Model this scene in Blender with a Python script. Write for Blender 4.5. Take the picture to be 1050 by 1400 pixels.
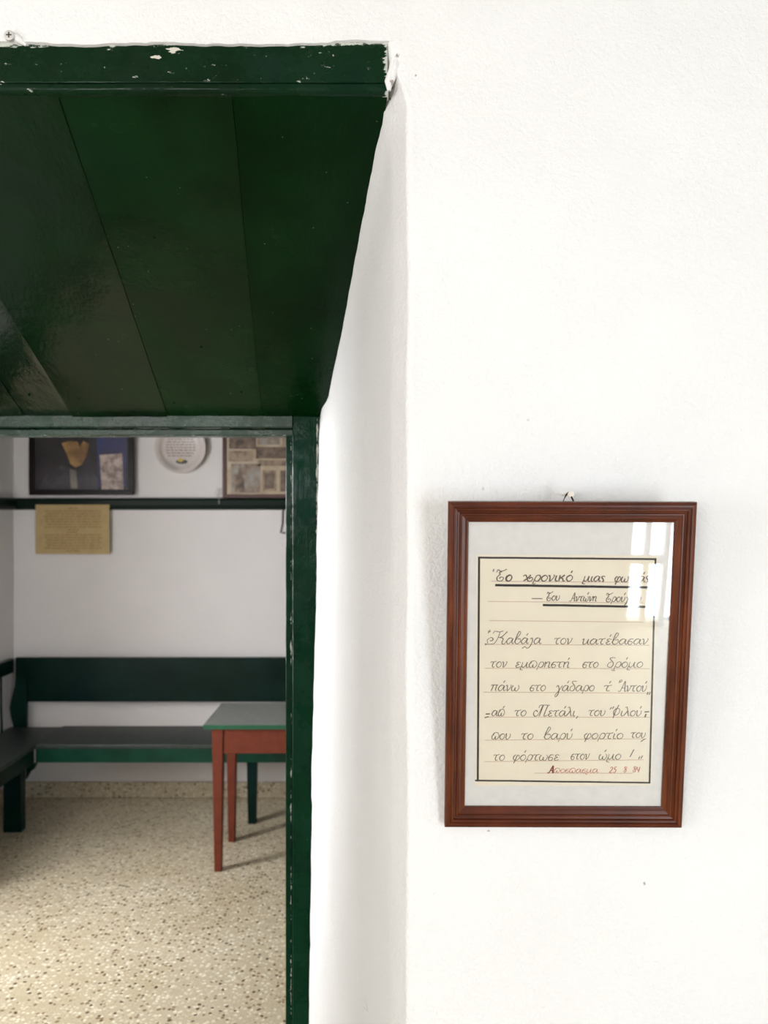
import bpy, bmesh, math, random
from mathutils import Vector, Matrix, noise
random.seed(7)
S = bpy.context.scene
COL = S.collection
for o in list(bpy.data.objects): bpy.data.objects.remove(o)

# ------------------------------------------------------------ camera / world / lights / exposure
EYE = 1.70; FPX = 1150.0; WY = 1.554; DY = 2.556; BY = 5.02
cam_d = bpy.data.cameras.new('camera'); cam = bpy.data.objects.new('camera', cam_d); COL.objects.link(cam)
cam.location = (0, 0, EYE); cam.rotation_euler = (math.radians(90), 0, 0)
cam_d.sensor_fit = 'HORIZONTAL'; cam_d.sensor_width = 36; cam_d.lens = 36 * FPX / 1050
cam_d.clip_start = 0.02
cam_d.dof.use_dof = True; cam_d.dof.focus_distance = 1.72; cam_d.dof.aperture_fstop = 5.0
S.camera = cam
S.view_settings.view_transform = 'Standard'; S.view_settings.look = 'None'
S.view_settings.gamma = 1; S.view_settings.use_curve_mapping = False
S.view_settings.exposure = 0.06

w = bpy.data.worlds.new('sky'); S.world = w; w.use_nodes = True
bg = w.node_tree.nodes['Background']; bg.inputs[0].default_value = (0.72, 0.86, 1, 1); bg.inputs[1].default_value = 1.5

def area(name, loc, rot, sx, sy, power, col):
    d = bpy.data.lights.new(name, 'AREA'); d.shape = 'RECTANGLE'; d.size = sx; d.size_y = sy
    d.energy = power; d.color = col
    o = bpy.data.objects.new(name, d); COL.objects.link(o); o.location = loc; o.rotation_euler = rot
    return o
R = math.radians
area('daylight_through_terrace_door', (2.2, -2.42, 1.12), (R(90), 0, 0), 1.2, 2.2, 95, (0.85, 0.925, 1.0))
area('daylight_through_window', (-1.65, -2.42, 1.95), (R(90), 0, 0), 1.5, 1.3, 70, (0.99, 0.975, 0.97))
area('daylight_through_side_window', (-3.06, -.30, 1.65), (R(90), 0, R(-90)), 1.2, 1.3, 40, (0.98, 0.97, 0.97))
area('daylight_through_far_window', (-2.36, 3.00, 1.40), (R(90), 0, R(-90)), 0.55, 1.15, 70, (0.97, 0.975, 1.0))

# ------------------------------------------------------------ helpers
def P(px, py, D): return Vector(((px - 525) * D / FPX, D, EYE - (py - 700) * D / FPX))
def nz(x, y=0.0, z=0.0, s=1.0): return noise.noise(Vector((x * s, y * s, z * s)))

def link(name, me, mat, parent=None, kind=None, smooth=False):
    if mat is not None:
        for m in (mat if isinstance(mat, (list, tuple)) else [mat]): me.materials.append(m)
    for p in me.polygons: p.use_smooth = smooth
    o = bpy.data.objects.new(name, me); COL.objects.link(o)
    if parent is not None: o.parent = parent
    if kind: o['kind'] = kind
    return o
def wpos(o):
    p = Vector((0, 0, 0))
    while o is not None: p += o.location; o = o.parent
    return p
def obj(name, bm, mat, parent=None, kind=None, smooth=False, local=False):
    """bm in world coordinates (local=True: in the parent's coordinates); origin moved to the mesh's middle"""
    bm.normal_update()
    vs = [v.co for v in bm.verts]
    c = Vector([(min(v[i] for v in vs) + max(v[i] for v in vs)) / 2 for i in range(3)])
    off = Vector((0, 0, 0)) if (parent is None or local) else wpos(parent)
    if parent is None and kind == 'structure': c = Vector((0, 0, 0))
    for v in bm.verts: v.co -= c
    me = bpy.data.meshes.new(name); bm.to_mesh(me); bm.free()
    o = link(name, me, mat, parent, kind, smooth)
    if smooth: me.set_sharp_from_angle(angle=math.radians(50))
    o.location = c - off
    return o
def tag(o, label=None, cat=None, group=None):
    if label: o['label'] = label
    if cat: o['category'] = cat
    if group: o['group'] = group
    return o
def empty(name, loc, label, cat, group=None):
    o = bpy.data.objects.new(name, None); COL.objects.link(o); o.location = loc; o.empty_display_size = .05
    return tag(o, label, cat, group)
def box(x0, x1, y0, y1, z0, z1, bev=0.0, bm=None, seg=2):
    b = bmesh.new()
    bmesh.ops.create_cube(b, size=1)
    for v in b.verts:
        v.co = Vector(((x0 + x1) / 2 + v.co.x * (x1 - x0), (y0 + y1) / 2 + v.co.y * (y1 - y0), (z0 + z1) / 2 + v.co.z * (z1 - z0)))
    if bev > 0: bmesh.ops.bevel(b, geom=b.edges[:], offset=bev, segments=seg, affect='EDGES', profile=0.5)
    if bm is None: return b
    return merge(bm, b)
def merge(a, b):
    mp = {}
    for v in b.verts: mp[v] = a.verts.new(v.co)
    for f in b.faces:
        nf = a.faces.new([mp[v] for v in f.verts]); nf.material_index = f.material_index
    b.free(); return a
def grid(rows):
    """rows: list of lists of points"""
    bm = bmesh.new()
    vv = [[bm.verts.new(p) for p in r] for r in rows]
    for i in range(len(vv) - 1):
        for j in range(len(vv[0]) - 1):
            bm.faces.new((vv[i][j], vv[i][j + 1], vv[i + 1][j + 1], vv[i + 1][j]))
    return bm
def tube(pts, r, n=8, bm=None, cap=True):
    bm = bm or bmesh.new(); rings = []
    pts = [Vector(p) for p in pts]
    for i, p in enumerate(pts):
        t = (pts[min(i + 1, len(pts) - 1)] - pts[max(i - 1, 0)]).normalized()
        a = Vector((0, 0, 1)) if abs(t.z) < .9 else Vector((1, 0, 0))
        u = t.cross(a).normalized(); v = t.cross(u)
        rr = r[i] if isinstance(r, (list, tuple)) else r
        rings.append([bm.verts.new(p + (u * math.cos(k * 2 * math.pi / n) + v * math.sin(k * 2 * math.pi / n)) * rr) for k in range(n)])
    for a, b in zip(rings, rings[1:]):
        for k in range(n): bm.faces.new((a[k], a[(k + 1) % n], b[(k + 1) % n], b[k]))
    if cap: bm.faces.new(rings[0][::-1]); bm.faces.new(rings[-1])
    return bm
def taper(x, y, z0, z1, a0, a1, bev=.003):
    """square leg, side a0 at the bottom, a1 at the top"""
    b = box(x - a1 / 2, x + a1 / 2, y - a1 / 2, y + a1 / 2, z0, z1, 0)
    for v in b.verts:
        if v.co.z < (z0 + z1) / 2: v.co.x = x + (v.co.x - x) * a0 / a1; v.co.y = y + (v.co.y - y) * a0 / a1
    bmesh.ops.bevel(b, geom=b.edges[:], offset=bev, segments=2, affect='EDGES')
    return b

# ------------------------------------------------------------ materials
class NB:
    def __init__(s, name):
        s.m = bpy.data.materials.new(name); s.m.use_nodes = True; s.t = s.m.node_tree; s.n = s.t.nodes
        s.b = s.n['Principled BSDF']; s.out = s.n['Material Output']
    def new(s, t, **kw):
        n = s.n.new(t)
        for k, v in kw.items():
            if hasattr(n, k): setattr(n, k, v)
        return n
    def l(s, a, b): s.t.links.new(a, b)
    def geo(s): return s.new('ShaderNodeNewGeometry').outputs['Position']
    def mapping(s, vec, scale):
        m = s.new('ShaderNodeMapping'); s.l(vec, m.inputs[0]); m.inputs['Scale'].default_value = scale; return m.outputs[0]
    def noise(s, vec, scale, detail=4, rough=.5):
        n = s.new('ShaderNodeTexNoise'); n.inputs['Scale'].default_value = scale; n.inputs['Detail'].default_value = detail
        n.inputs['Roughness'].default_value = rough
        if vec: s.l(vec, n.inputs['Vector'])
        return n.outputs['Fac']
    def voro(s, vec, scale, out='Distance', feature='F1'):
        n = s.new('ShaderNodeTexVoronoi'); n.feature = feature; n.inputs['Scale'].default_value = scale; s.l(vec, n.inputs['Vector']); return n.outputs[out]
    def ramp(s, f, stops, interp='LINEAR'):
        r = s.new('ShaderNodeValToRGB'); r.color_ramp.interpolation = interp
        e = r.color_ramp.elements
        while len(e) < len(stops): e.new(.5)
        for i, (p, c) in enumerate(stops):
            e[i].position = p; e[i].color = (c, c, c, 1) if isinstance(c, (int, float)) else (*c, 1)
        s.l(f, r.inputs[0]); return r.outputs[0]
    def mix(s, f, a, b, t='MIX'):
        m = s.new('ShaderNodeMix'); m.data_type = 'RGBA'; m.blend_type = t
        for i, v in ((0, f), (6, a), (7, b)):
            sock = m.inputs[i]
            if hasattr(v, 'links'): s.l(v, sock)
            elif i == 0: sock.default_value = v
            elif isinstance(v, (int, float)): sock.default_value = (v, v, v, 1)
            else: sock.default_value = (*v, 1)
        return m.outputs[2]
    def math(s, op, a, b=0.0, c=None):
        m = s.new('ShaderNodeMath'); m.operation = op
        for i, v in enumerate((a, b) if c is None else (a, b, c)):
            if hasattr(v, 'links'): s.l(v, m.inputs[i])
            else: m.inputs[i].default_value = v
        return m.outputs[0]
    def bump(s, h, strength=.3, dist=.002, prev=None):
        b = s.new('ShaderNodeBump'); b.inputs['Strength'].default_value = strength; b.inputs['Distance'].default_value = dist
        s.l(h, b.inputs['Height'])
        if prev: s.l(prev, b.inputs['Normal'])
        return b.outputs[0]
    def fin(s, col=None, rough=None, normal=None, spec=None, coat=None):
        for k, v in (('Base Color', col), ('Roughness', rough)):
            if v is None: continue
            if hasattr(v, 'links'): s.l(v, s.b.inputs[k])
            else: s.b.inputs[k].default_value = (*v, 1) if isinstance(v, tuple) else v
        if normal: s.l(normal, s.b.inputs['Normal'])
        if spec is not None: s.b.inputs['Specular IOR Level'].default_value = spec
        if coat is not None: s.b.inputs['Coat Weight'].default_value = coat; s.b.inputs['Coat Roughness'].default_value = .08
        return s.m
def srgb(r, g, b):
    f = lambda c: (c / 255 / 12.92) if c / 255 <= .04045 else ((c / 255 + .055) / 1.055) ** 2.4
    return (f(r), f(g), f(b))

def mat_simple(name, col, rough=.5, spec=.5, var=.12, bumpy=0.0, scale=30):
    n = NB(name); g = n.geo(); f = n.noise(g, scale)
    c = n.mix(n.ramp(f, [(.3, 0), (.7, 1)]), tuple(x * (1 - var) for x in col), tuple(min(1, x * (1 + var)) for x in col))
    return n.fin(c, rough, n.bump(f, bumpy, .002) if bumpy else None, spec)

def mat_plaster(name, col, bumps=1.0, marks=(), streak=False):
    n = NB(name); g = n.geo()
    lumps = n.noise(g, 9, 3, .5); grit = n.noise(g, 125, 3, .65); pits = n.ramp(n.voro(g, 75), [(0.0, 0), (.22, 1)])
    sel = n.ramp(n.noise(g, 22, 2), [(.5, 0), (.6, 1)])
    pit = n.math('MULTIPLY', n.math('SUBTRACT', 1.0, pits), sel)
    nb = n.bump(lumps, .35 * bumps, .012)
    nb = n.bump(grit, .65 * bumps, .0040, nb)
    nb = n.bump(n.math('SUBTRACT', 1.0, pit), .30 * bumps, .0012, nb)
    if streak: nb = n.bump(n.noise(n.mapping(g, (60, 14, .9)), 1.0, 3), .45, .003, nb)
    c = n.mix(n.ramp(n.noise(g, 3.0, 4), [(.35, 0), (.7, 1)]), tuple(x * .955 for x in col), col)
    crack = n.ramp(n.voro(n.mapping(g, (5, 5, 3.2)), 1.0, 'Distance', 'DISTANCE_TO_EDGE'), [(0.0, 1), (.0028, 0)])
    crack = n.math('MULTIPLY', crack, n.ramp(n.noise(g, 4.2, 3), [(.66, 0), (.72, 1)]))
    c = n.mix(n.math('MULTIPLY', crack, .35), c, (.35, .32, .29))
    for (x, z, r, mc) in marks:
        sep = n.new('ShaderNodeSeparateXYZ'); n.l(g, sep.inputs[0])
        dx = n.math('SUBTRACT', sep.outputs[0], x); dz = n.math('SUBTRACT', sep.outputs[2], z)
        d = n.math('SQRT', n.math('ADD', n.math('MULTIPLY', dx, dx), n.math('MULTIPLY', dz, dz)))
        d = n.math('ADD', d, n.math('MULTIPLY', n.math('SUBTRACT', n.noise(g, 260, 2), .5), r * 2.2))
        c = n.mix(n.ramp(n.math('DIVIDE', d, r), [(.45, 1), (.8, 0)]), c, mc)
    return n.fin(c, .75, nb, .25)

def mat_green(name, col, rough=.28, axis='y', bumps=1.0, chips=.70, wrinkle=0.0, wd=.0008, edge=None, patches=(), spec=.5):
    n = NB(name); g = n.geo()
    sc = {'x': (1.2, 22, 22), 'y': (22, 1.2, 22), 'z': (22, 22, 1.2)}[axis]
    brush = n.noise(n.mapping(g, sc), 4.0, 5, .6)
    big = n.noise(g, 5, 3)
    nb = n.bump(brush, .30 * bumps, .0025)
    nb = n.bump(n.noise(g, 90, 3), .22 * bumps, .002, nb)
    nb = n.bump(n.noise(g, 7, 2), .5 * bumps, .008, nb)
    if wrinkle: nb = n.bump(n.noise(g, 110 if wd > .001 else 150, 4, .7), wrinkle, wd, nb)
    c = n.mix(n.ramp(big, [(.35, 0), (.65, 1)]), tuple(x * .72 for x in col), tuple(x * 1.2 for x in col))
    c = n.mix(n.ramp(n.noise(g, 3.1, 3), [(.55, 0), (.70, .5)]), c, (col[0] * .8, col[1] * 1.02, col[2] * 2.0))
    speck = n.math('MULTIPLY', n.ramp(n.voro(g, 42), [(.045, 1), (.075, 0)]), n.ramp(n.noise(g, 16, 2), [(.56, 0), (.62, 1)]))
    c = n.mix(n.math('MULTIPLY', speck, .55), c, (.16, .26, .20))
    if chips < 1:
        ch = n.ramp(n.noise(n.mapping(g, tuple(max(1, s / 6) for s in sc)), 14, 5, .7), [(chips, 0), (chips + .02, 1)])
        c = n.mix(n.math('MULTIPLY', ch, .6), c, (.30, .36, .31))
    sep = n.new('ShaderNodeSeparateXYZ'); n.l(g, sep.inputs[0])
    if edge:
        for (ax, v, wd, th) in edge:
            d = n.math('ABSOLUTE', n.math('SUBTRACT', sep.outputs[ax], v))
            near = n.ramp(n.math('DIVIDE', d, wd), [(.0, 1), (1.0, 0)])
            f = n.math('ADD', n.math('MULTIPLY', near, .28), n.noise(n.mapping(g, tuple(max(1, s / 8) for s in sc)), 30, 5, .75))
            c = n.mix(n.ramp(f, [(th, 0), (th + .03, 1)]), c, (.50, .52, .46))
    for (x, z, rx, rz, pc) in patches:
        dx = n.math('DIVIDE', n.math('SUBTRACT', sep.outputs[0], x), rx); dz = n.math('DIVIDE', n.math('SUBTRACT', sep.outputs[2], z), rz)
        d = n.math('ADD', n.math('MULTIPLY', dx, dx), n.math('MULTIPLY', dz, dz))
        d = n.math('ADD', d, n.math('MULTIPLY', n.math('SUBTRACT', n.noise(n.mapping(g, (1, 1, 2.5)), 70, 4), .5), 5.0))
        c = n.mix(n.ramp(d, [(.35, 1), (.5, 0)]), c, pc)
    rg = n.ramp(n.noise(g, 9, 4, .7), [(.46, .12), (.58, .55)]) if wd > .001 else n.ramp(big, [(.3, rough * .8), (.7, rough * 1.3)])
    return n.fin(c, rg, nb, spec)

def mat_terrazzo(name, tone=1.0):
    n = NB(name); g = n.geo()
    dist = n.new('ShaderNodeVectorMath'); dist.operation = 'ADD'
    nn = n.new('ShaderNodeTexNoise'); nn.inputs['Scale'].default_value = 60; n.l(g, nn.inputs['Vector'])
    sc = n.new('ShaderNodeVectorMath'); sc.operation = 'SCALE'; sc.inputs['Scale'].default_value = .012; n.l(nn.outputs['Color'], sc.inputs[0])
    n.l(g, dist.inputs[0]); n.l(sc.outputs[0], dist.inputs[1]); v = dist.outputs[0]
    cells = n.new('ShaderNodeTexVoronoi'); cells.inputs['Scale'].default_value = 62; n.l(v, cells.inputs['Vector'])
    rnd = n.new('ShaderNodeSeparateColor'); n.l(cells.outputs['Color'], rnd.inputs[0])
    chip = n.ramp(rnd.outputs[0], [(0, srgb(226, 215, 188)), (.25, srgb(240, 233, 212)), (.50, srgb(205, 190, 158)), (.66, srgb(150, 126, 92)), (.80, srgb(100, 80, 58)), (.9, srgb(232, 222, 198))], 'CONSTANT')
    inside = n.ramp(cells.outputs['Distance'], [(.30, 1), (.52, 0)])
    c = n.mix(inside, srgb(206, 194, 168), chip)
    c = n.mix(n.ramp(n.noise(g, 2.2, 3), [(.3, 0), (.75, 1)]), c, tuple(x for x in srgb(236, 232, 222)), 'MULTIPLY')
    fine = n.ramp(n.noise(g, 210, 2), [(.36, 1), (.42, 0)])
    c = n.mix(n.math('MULTIPLY', fine, .5), c, srgb(120, 98, 72))
    c = n.mix(1.0, c, (tone, tone, tone), 'MULTIPLY')
    return n.fin(c, .42, n.bump(n.noise(g, 30, 3), .1, .002), .4)

def mat_wood(name, c1, c2, rough=.3, axis='z', spec=.5):
    n = NB(name); tc = n.new('ShaderNodeTexCoord').outputs['Object']
    sc = {'x': (2, 40, 40), 'z': (40, 40, 2)}[axis]
    f = n.noise(n.mapping(tc, sc), 3.0, 5, .6); big = n.noise(tc, 14, 2)
    c = n.mix(n.ramp(f, [(.3, 0), (.7, 1)]), c1, c2)
    c = n.mix(n.ramp(big, [(.4, 0), (.8, .6)]), c, tuple(x * .55 for x in c1))
    return n.fin(c, rough, n.bump(f, .12, .001), spec)

def mat_glass(name):
    n = NB(name); tr = n.new('ShaderNodeBsdfTransparent'); gl = n.new('ShaderNodeBsdfGlossy'); gl.inputs['Roughness'].default_value = .015
    fr = n.new('ShaderNodeFresnel'); fr.inputs[0].default_value = 1.55
    mx = n.new('ShaderNodeMixShader'); n.l(n.math('MULTIPLY', fr.outputs[0], 1.15), mx.inputs[0]); n.l(tr.outputs[0], mx.inputs[1]); n.l(gl.outputs[0], mx.inputs[2])
    n.l(mx.outputs[0], n.out.inputs[0]); return n.m

GREEN = (0.0012, 0.0165, 0.0030)
MK = (.34, .31, .28)
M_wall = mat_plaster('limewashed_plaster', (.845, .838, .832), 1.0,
    marks=[(P(881, 1208, WY).x, P(881, 1208, WY).z, .0036, (.35, .33, .32)), (P(568, 103, WY).x, P(568, 103, WY).z, .0025, MK),
           (P(668, 1136, WY).x, P(668, 1136, WY).z, .003, (.45, .42, .4)), (P(543, 76, WY).x, P(543, 76, WY).z, .005, (.30, .27, .24)), (P(536, 112, WY).x, P(536, 112, WY).z, .005, (.42, .36, .33)), (P(534, 124, WY).x, P(534, 124, WY).z, .003, (.25, .22, .2)), (P(660, 668, WY).x, P(660, 668, WY).z, .004, (.66, .63, .6)),
           (P(722, 575, WY).x, P(722, 575, WY).z, .004, (.70, .67, .64))])
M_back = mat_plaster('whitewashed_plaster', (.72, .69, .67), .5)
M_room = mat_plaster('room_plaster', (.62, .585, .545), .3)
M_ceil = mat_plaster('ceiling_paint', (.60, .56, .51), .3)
M_soffit = [mat_green('green_plank_paint_%s' % k, tuple(c * t for c in GREEN), .17 if sp > .2 else .22, 'y', .8, 1.0, spec=sp) for k, t, sp in (('deep', .9, .07), ('bright', 1.05, .13), ('glossy', .85, .21), ('worn', .8, .85))]
_c1 = P(238, 66, WY); _c2 = P(212, 77, WY); _c3 = P(538, 95, WY)
M_lintel = mat_green('green_lintel_paint', (.0030, .0180, .0062), .42, 'x', 1.0, .86, 0, edge=[(2, 2.568, .012, .74), (0, .008, .014, .66)],
    patches=[(_c1.x, _c1.z, .016, .0075, (.60, .58, .50)), (_c2.x, _c2.z, .014, .0045, (.60, .58, .50)), (P(438, 71, WY).x, P(438, 71, WY).z, .008, .002, (.4, .45, .4))], spec=.10)
M_jamb = mat_green('green_jamb_paint', (.0020, .0260, .0110), .30, 'z', 1.3, .74, .30, edge=[(0, -.2835, .006, .80), (0, -.203, .008, .72)], spec=.08)
M_head = mat_green('green_header_paint', (.002, .030, .013), .17, 'x', .5, .82, 1.0, wd=.0030, edge=[(2, 1.9335, .005, .84)], spec=.9)
M_gfurn = mat_green('green_furniture_paint', (.0006, .0150, .0098), .36, 'x', .6, 1.0, spec=.15)
M_gtop = mat_simple('worn_grey_green_board', srgb(118, 122, 116), .45, .4, .12)
M_gseat = mat_simple('worn_dark_seat_paint', srgb(50, 58, 54), .42, .35, .2)
M_gapron = mat_simple('green_apron_paint', srgb(12, 58, 43), .4, .2, .25, 0, 12)
M_gedge = mat_simple('green_edge_paint', srgb(12, 80, 52), .4, .5, .15)
M_brown = mat_simple('red_brown_paint', srgb(103, 48, 32), .5, .2, .14, .1)
M_rail = mat_simple('dark_green_rail_paint', (.0006, .009, .004), .45, .15)
M_floor = mat_terrazzo('terrazzo'); M_skirt = mat_terrazzo('terrazzo_skirting', .8)
M_fwood_z = mat_wood('mahogany_moulding_upright', srgb(62, 23, 9), srgb(116, 58, 27), .32, 'z', .30)
M_fwood_x = mat_wood('mahogany_moulding_level', srgb(62, 23, 9), srgb(100, 46, 22), .32, 'x', .30)
M_mat = mat_simple('grey_mount_board', srgb(240, 235, 228), .8, .2, .035, .1, 60)
M_paper = mat_simple('cream_paper', srgb(252, 240, 217), .8, .2, .02, 0, 25)
M_ink = mat_simple('brown_black_ink', srgb(104, 88, 76), .7, .2, .25)
M_inkb = mat_simple('black_marker_ink', srgb(30, 24, 26), .6, .2, .1)
M_inkr = mat_simple('red_ink', srgb(196, 108, 88), .7, .2, .2)
M_inkr2 = mat_simple('strong_red_ink', srgb(140, 40, 30), .7, .2, .2)
M_rule = mat_simple('faint_rule_ink', srgb(206, 170, 144), .8, .2, .1)
M_edge = mat_simple('sheet_edge', srgb(190, 180, 165), .8, .2, .05)
M_glass = mat_glass('picture_glass')
M_string = mat_simple('dark_cord', srgb(44, 26, 18), .7, .2)
M_nail = mat_simple('painted_nail', srgb(225, 212, 196), .4, .5)
M_metal = NB('dull_steel').fin(srgb(205, 202, 198), .5); M_metal.node_tree.nodes['Principled BSDF'].inputs['Metallic'].default_value = .25
M_dmetal = mat_simple('dark_iron', srgb(40, 34, 30), .5)
M_dframe = mat_simple('black_brown_frame', srgb(20, 8, 8), .4, .2)
M_winframe = mat_simple('white_window_paint', srgb(225, 222, 215), .4)
M_tan = mat_simple('kraft_paper', srgb(178, 156, 112), .8, .2, .06)
M_tanink = mat_simple('faded_print', srgb(140, 110, 72), .8, .2)
M_plate = mat_simple('glazed_ceramic', srgb(205, 196, 190), .3, .4, .03)
M_plateink = mat_simple('plate_lettering', srgb(120, 100, 94), .6)
M_yellow = mat_simple('yellow_glaze', srgb(190, 165, 50), .4); M_black = mat_simple('black_glaze', srgb(30, 30, 24), .4)

# ------------------------------------------------------------ the near wall, its opening and reveal
def zs(t): return 2.477 - .499 * t + .004         # soffit height along the reveal, t=0 near face, 1 door frame
def fy(x, z): return WY + .0035 * nz(x, 3.1, z, 2.3) + .0012 * nz(x, 8.0, z, 9)
X_FRONT = [0.0]
xs_front = []
v = 0.0
while v < .9: xs_front.append(v); v += .02
while v < 2.9: xs_front.append(v); v += .12
xs_front.append(2.9)
ZT = 2.570
def x0(z):
    b = .040 + .0035 * nz(z, 1.7, 0, 4) + .0014 * nz(z, 5, 0, 16)
    s = min(1, max(0, (z - 2.44) / (ZT - 2.44))); s = s * s * (3 - 2 * s)
    return b * (1 - s) + .010 * s
rows = []
zl = [i * .03 for i in range(int(1.95 / .03))] + [1.95 + i * .0125 for i in range(int((ZT - 1.95) / .0125) + 1)]
zl[-1] = ZT
NT = 26
for z in zl:
    xc = x0(z); r = .016 * (1 - min(1, max(0, (z - 2.42) / .12))) + .0015
    row = []
    # back end against the door frame, a soft shaded roll, then the splayed reveal
    wob = .0050 * nz(z, 9.3, 0, 2.6) + .0022 * nz(z, 4.4, 0, 11)
    zf = min(z, 1.99)
    lean = -.046 * (1.99 - zf) / 1.99
    row.append(Vector((-.198 + lean * .8 + wob + .003 * nz(z, 2, 0, 40), DY + .02, z)))
    row.append(Vector((-.197 + lean * .8 + wob + .002 * nz(z, 2, 0, 40), DY - .006, z)))
    row.append(Vector((-.188 + lean * .8 + wob, DY - .045, z)))
    row.append(Vector((-.172 + lean + wob * .6, DY - .075, z)))
    for k in range(NT):
        t = .90 - (k / NT) * .885
        x = (xc - r * .6) * (1 - t) + (-.180 + lean) * t
        x += .0035 * nz(t * 1.0, z * .7, 3.0, 3.5) * (1 if k else .6)
        d = zs(t) - z
        x -= .022 * math.exp(-max(0, d) / .028) * (1 - t) * (1 if z < 2.5 else .6)
        row.append(Vector((x, WY + (DY - WY) * t, z)))
    last = row[-1]
    for a in (0, 25, 50, 75):
        aa = math.radians(a)
        row.append(Vector((xc + r - r * math.cos(aa), WY + .010 * (r / .0175) - (.010 * (r / .0175)) * math.sin(aa) + .0001, z)))
    for x in xs_front[1:] if False else xs_front:
        xx = xc + r + x * (2.9 - xc - r) / 2.9
        row.append(Vector((xx, fy(xx, z), z)))
    rows.append(row)
bm = grid(rows)
for v in list(bm.verts): pass
# remove reveal faces that would poke above the soffit
kill = []
for f in bm.faces:
    c = f.calc_center_median()
    t = (c.y - WY) / (DY - WY)
    if t > .06 and c.z > zs(t) + .03: kill.append(f)
bmesh.ops.delete(bm, geom=kill, context='FACES')
top = rows[-1][-len(xs_front):]
# the wall above the opening
xl = [-3.0 + i * .06 for i in range(16)]
xx = -2.04
while xx < -.005: xl.append(xx); xx += .0125
cols = [Vector((x, 0, ZT)) for x in xl] + [Vector((p.x, 0, ZT)) for p in top]
def zb(x):
    if x > .012: return ZT
    return 2.5655 + .0035 * nz(x, 6.6, 0, 8) + .0022 * nz(x, 1.1, 0, 45) + (.004 if x > -.1 else 0) + (.006 if x < -.62 else 0) * (nz(x, 0, 0, 4) * .5 + .5)
r2 = []
lip = []
for c in cols:
    z = zb(c.x)
    lip.append((c.x, z))
r2.append([Vector((x, WY + .030, z + .002)) for x, z in lip])
r2.append([Vector((x, WY + .006, z - .002)) for x, z in lip])
r2.append([Vector((x, fy(x, z) - .001 if x <= .012 else fy(x, z), z)) for x, z in lip])
nzr = 24
for k in range(1, nzr + 1):
    s = (k / nzr) ** 1.4
    r2.append([Vector((x, fy(x, z + (3.1 - z) * s), z + (3.1 - z) * s)) for x, z in lip])
merge(bm, grid(r2))
bmesh.ops.remove_doubles(bm, verts=bm.verts[:], dist=.0008)
# left of the opening
rl = []
for i in range(30):
    z = i * (ZT / 29)
    rl.append([Vector((x, y, z)) for x, y in ((-1.36, DY + .02), (-1.40, DY - .3), (-1.50, WY + .3), (-1.56, WY + .02), (-1.58, WY), (-2.2, WY), (-3.0, WY))])
merge(bm, grid(rl))
obj('wall_front', bm, M_wall, None, 'structure', True)

# lintel board on the near face
def lintel_board():
    t = obj('trim_1', box(-1.60, .0070, WY + .0050, WY + .040, 2.4955, 2.572, .0025), M_lintel, None, 'structure')
    rows = []
    n = 130
    prof = [(.034, 2.4960), (.012, 2.4965), (.0050, 2.4935), (.0035, 2.4875), (.0050, 2.4800), (.0110, 2.4765), (.034, 2.4765)]
    for i in range(n + 1):
        x = -1.60 + 1.608 * i / n
        rows.append([Vector((x, WY + a + .0006 * nz(x, b, 0, 9), b + .0010 * nz(x, 3, 0, 6))) for a, b in prof])
    obj('bead_moulding', grid(rows), M_lintel, t, smooth=True)
    obj('corner_plaster', tube([P(538, 78, WY + .006), P(536, 95, WY + .004), P(531, 112, WY + .004), P(532, 124, WY + .006)], [.005, .0065, .0075, .004], 10), M_wall, t, smooth=True)
    obj('corner_plaster', tube([P(543, 72, WY + .006), P(541, 88, WY + .002), P(537, 104, WY + .004), P(534, 118, WY + .007)], [.002, .006, .007, .003], 10), M_wall, t, smooth=True)
lintel_board()

# the sloped soffit: boards laid from the near face down to the door frame
soffit = bpy.data.objects.new('trim_2', None); COL.objects.link(soffit); soffit.location = (-.75, 2.0, 2.2); soffit['kind'] = 'structure'
seams = [(.008, -.150), (-.284, -.371), (-.608, -.656), (-.950, -.945), (-1.085, -1.089), (-1.36, -1.30), (-1.62, -1.50)]
dep = [0, .0012, -.0010, .0022, .0002, .001]
for i in range(len(seams) - 1):
    a, b = seams[i + 1], seams[i]
    rows_t = []; NU, NV = 14, 26
    for j in range(NV + 1):
        t = j / NV
        y = WY + .012 + (DY - .002 - WY - .012) * t
        z = 2.479 - .490 * t
        xa = a[0] * (1 - t) + a[1] * t + .0025 * nz(t, i + 1, 0, 5); xb = b[0] * (1 - t) + b[1] * t + .0025 * nz(t, i, 0, 5)
        row = []
        g = .0006
        row.append(Vector((xa + g, y, z + .02)))
        for k in range(NU + 1):
            s = k / NU
            e = .0005 if k in (0, NU) else 0
            x = xa + g + (xb - xa - 2 * g) * s
            hump = .0024 * nz(x, y * .25, i, 14) + .0018 * nz(x, y, 2, 5)
            row.append(Vector((x, y, z + dep[i] + e + hump)))
        row.append(Vector((xb - g, y, z + .02)))
        rows_t.append(row)
    obj('plank', grid(rows_t), M_soffit[(0, 1, 2, 3, 3, 3)[i]], soffit, smooth=True)
bl = bmesh.new(); q = [(-1.62, WY + .042, 2.492), (.03, WY + .042, 2.492), (-.14, DY + .03, 2.009), (-1.5, DY + .03, 2.009)]
va = [bl.verts.new(p) for p in q]; vb = [bl.verts.new((p[0], p[1], p[2] + .02)) for p in q]
bl.faces.new(va); bl.faces.new(vb[::-1])
for k in range(4): bl.faces.new((va[k], vb[k], vb[(k + 1) % 4], va[(k + 1) % 4]))
bmesh.ops.recalc_face_normals(bl, faces=bl.faces[:])
obj('light_seal_board', bl, M_soffit[0], soffit)  # unseen slab, added to stop light leaking through the plank seams
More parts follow.
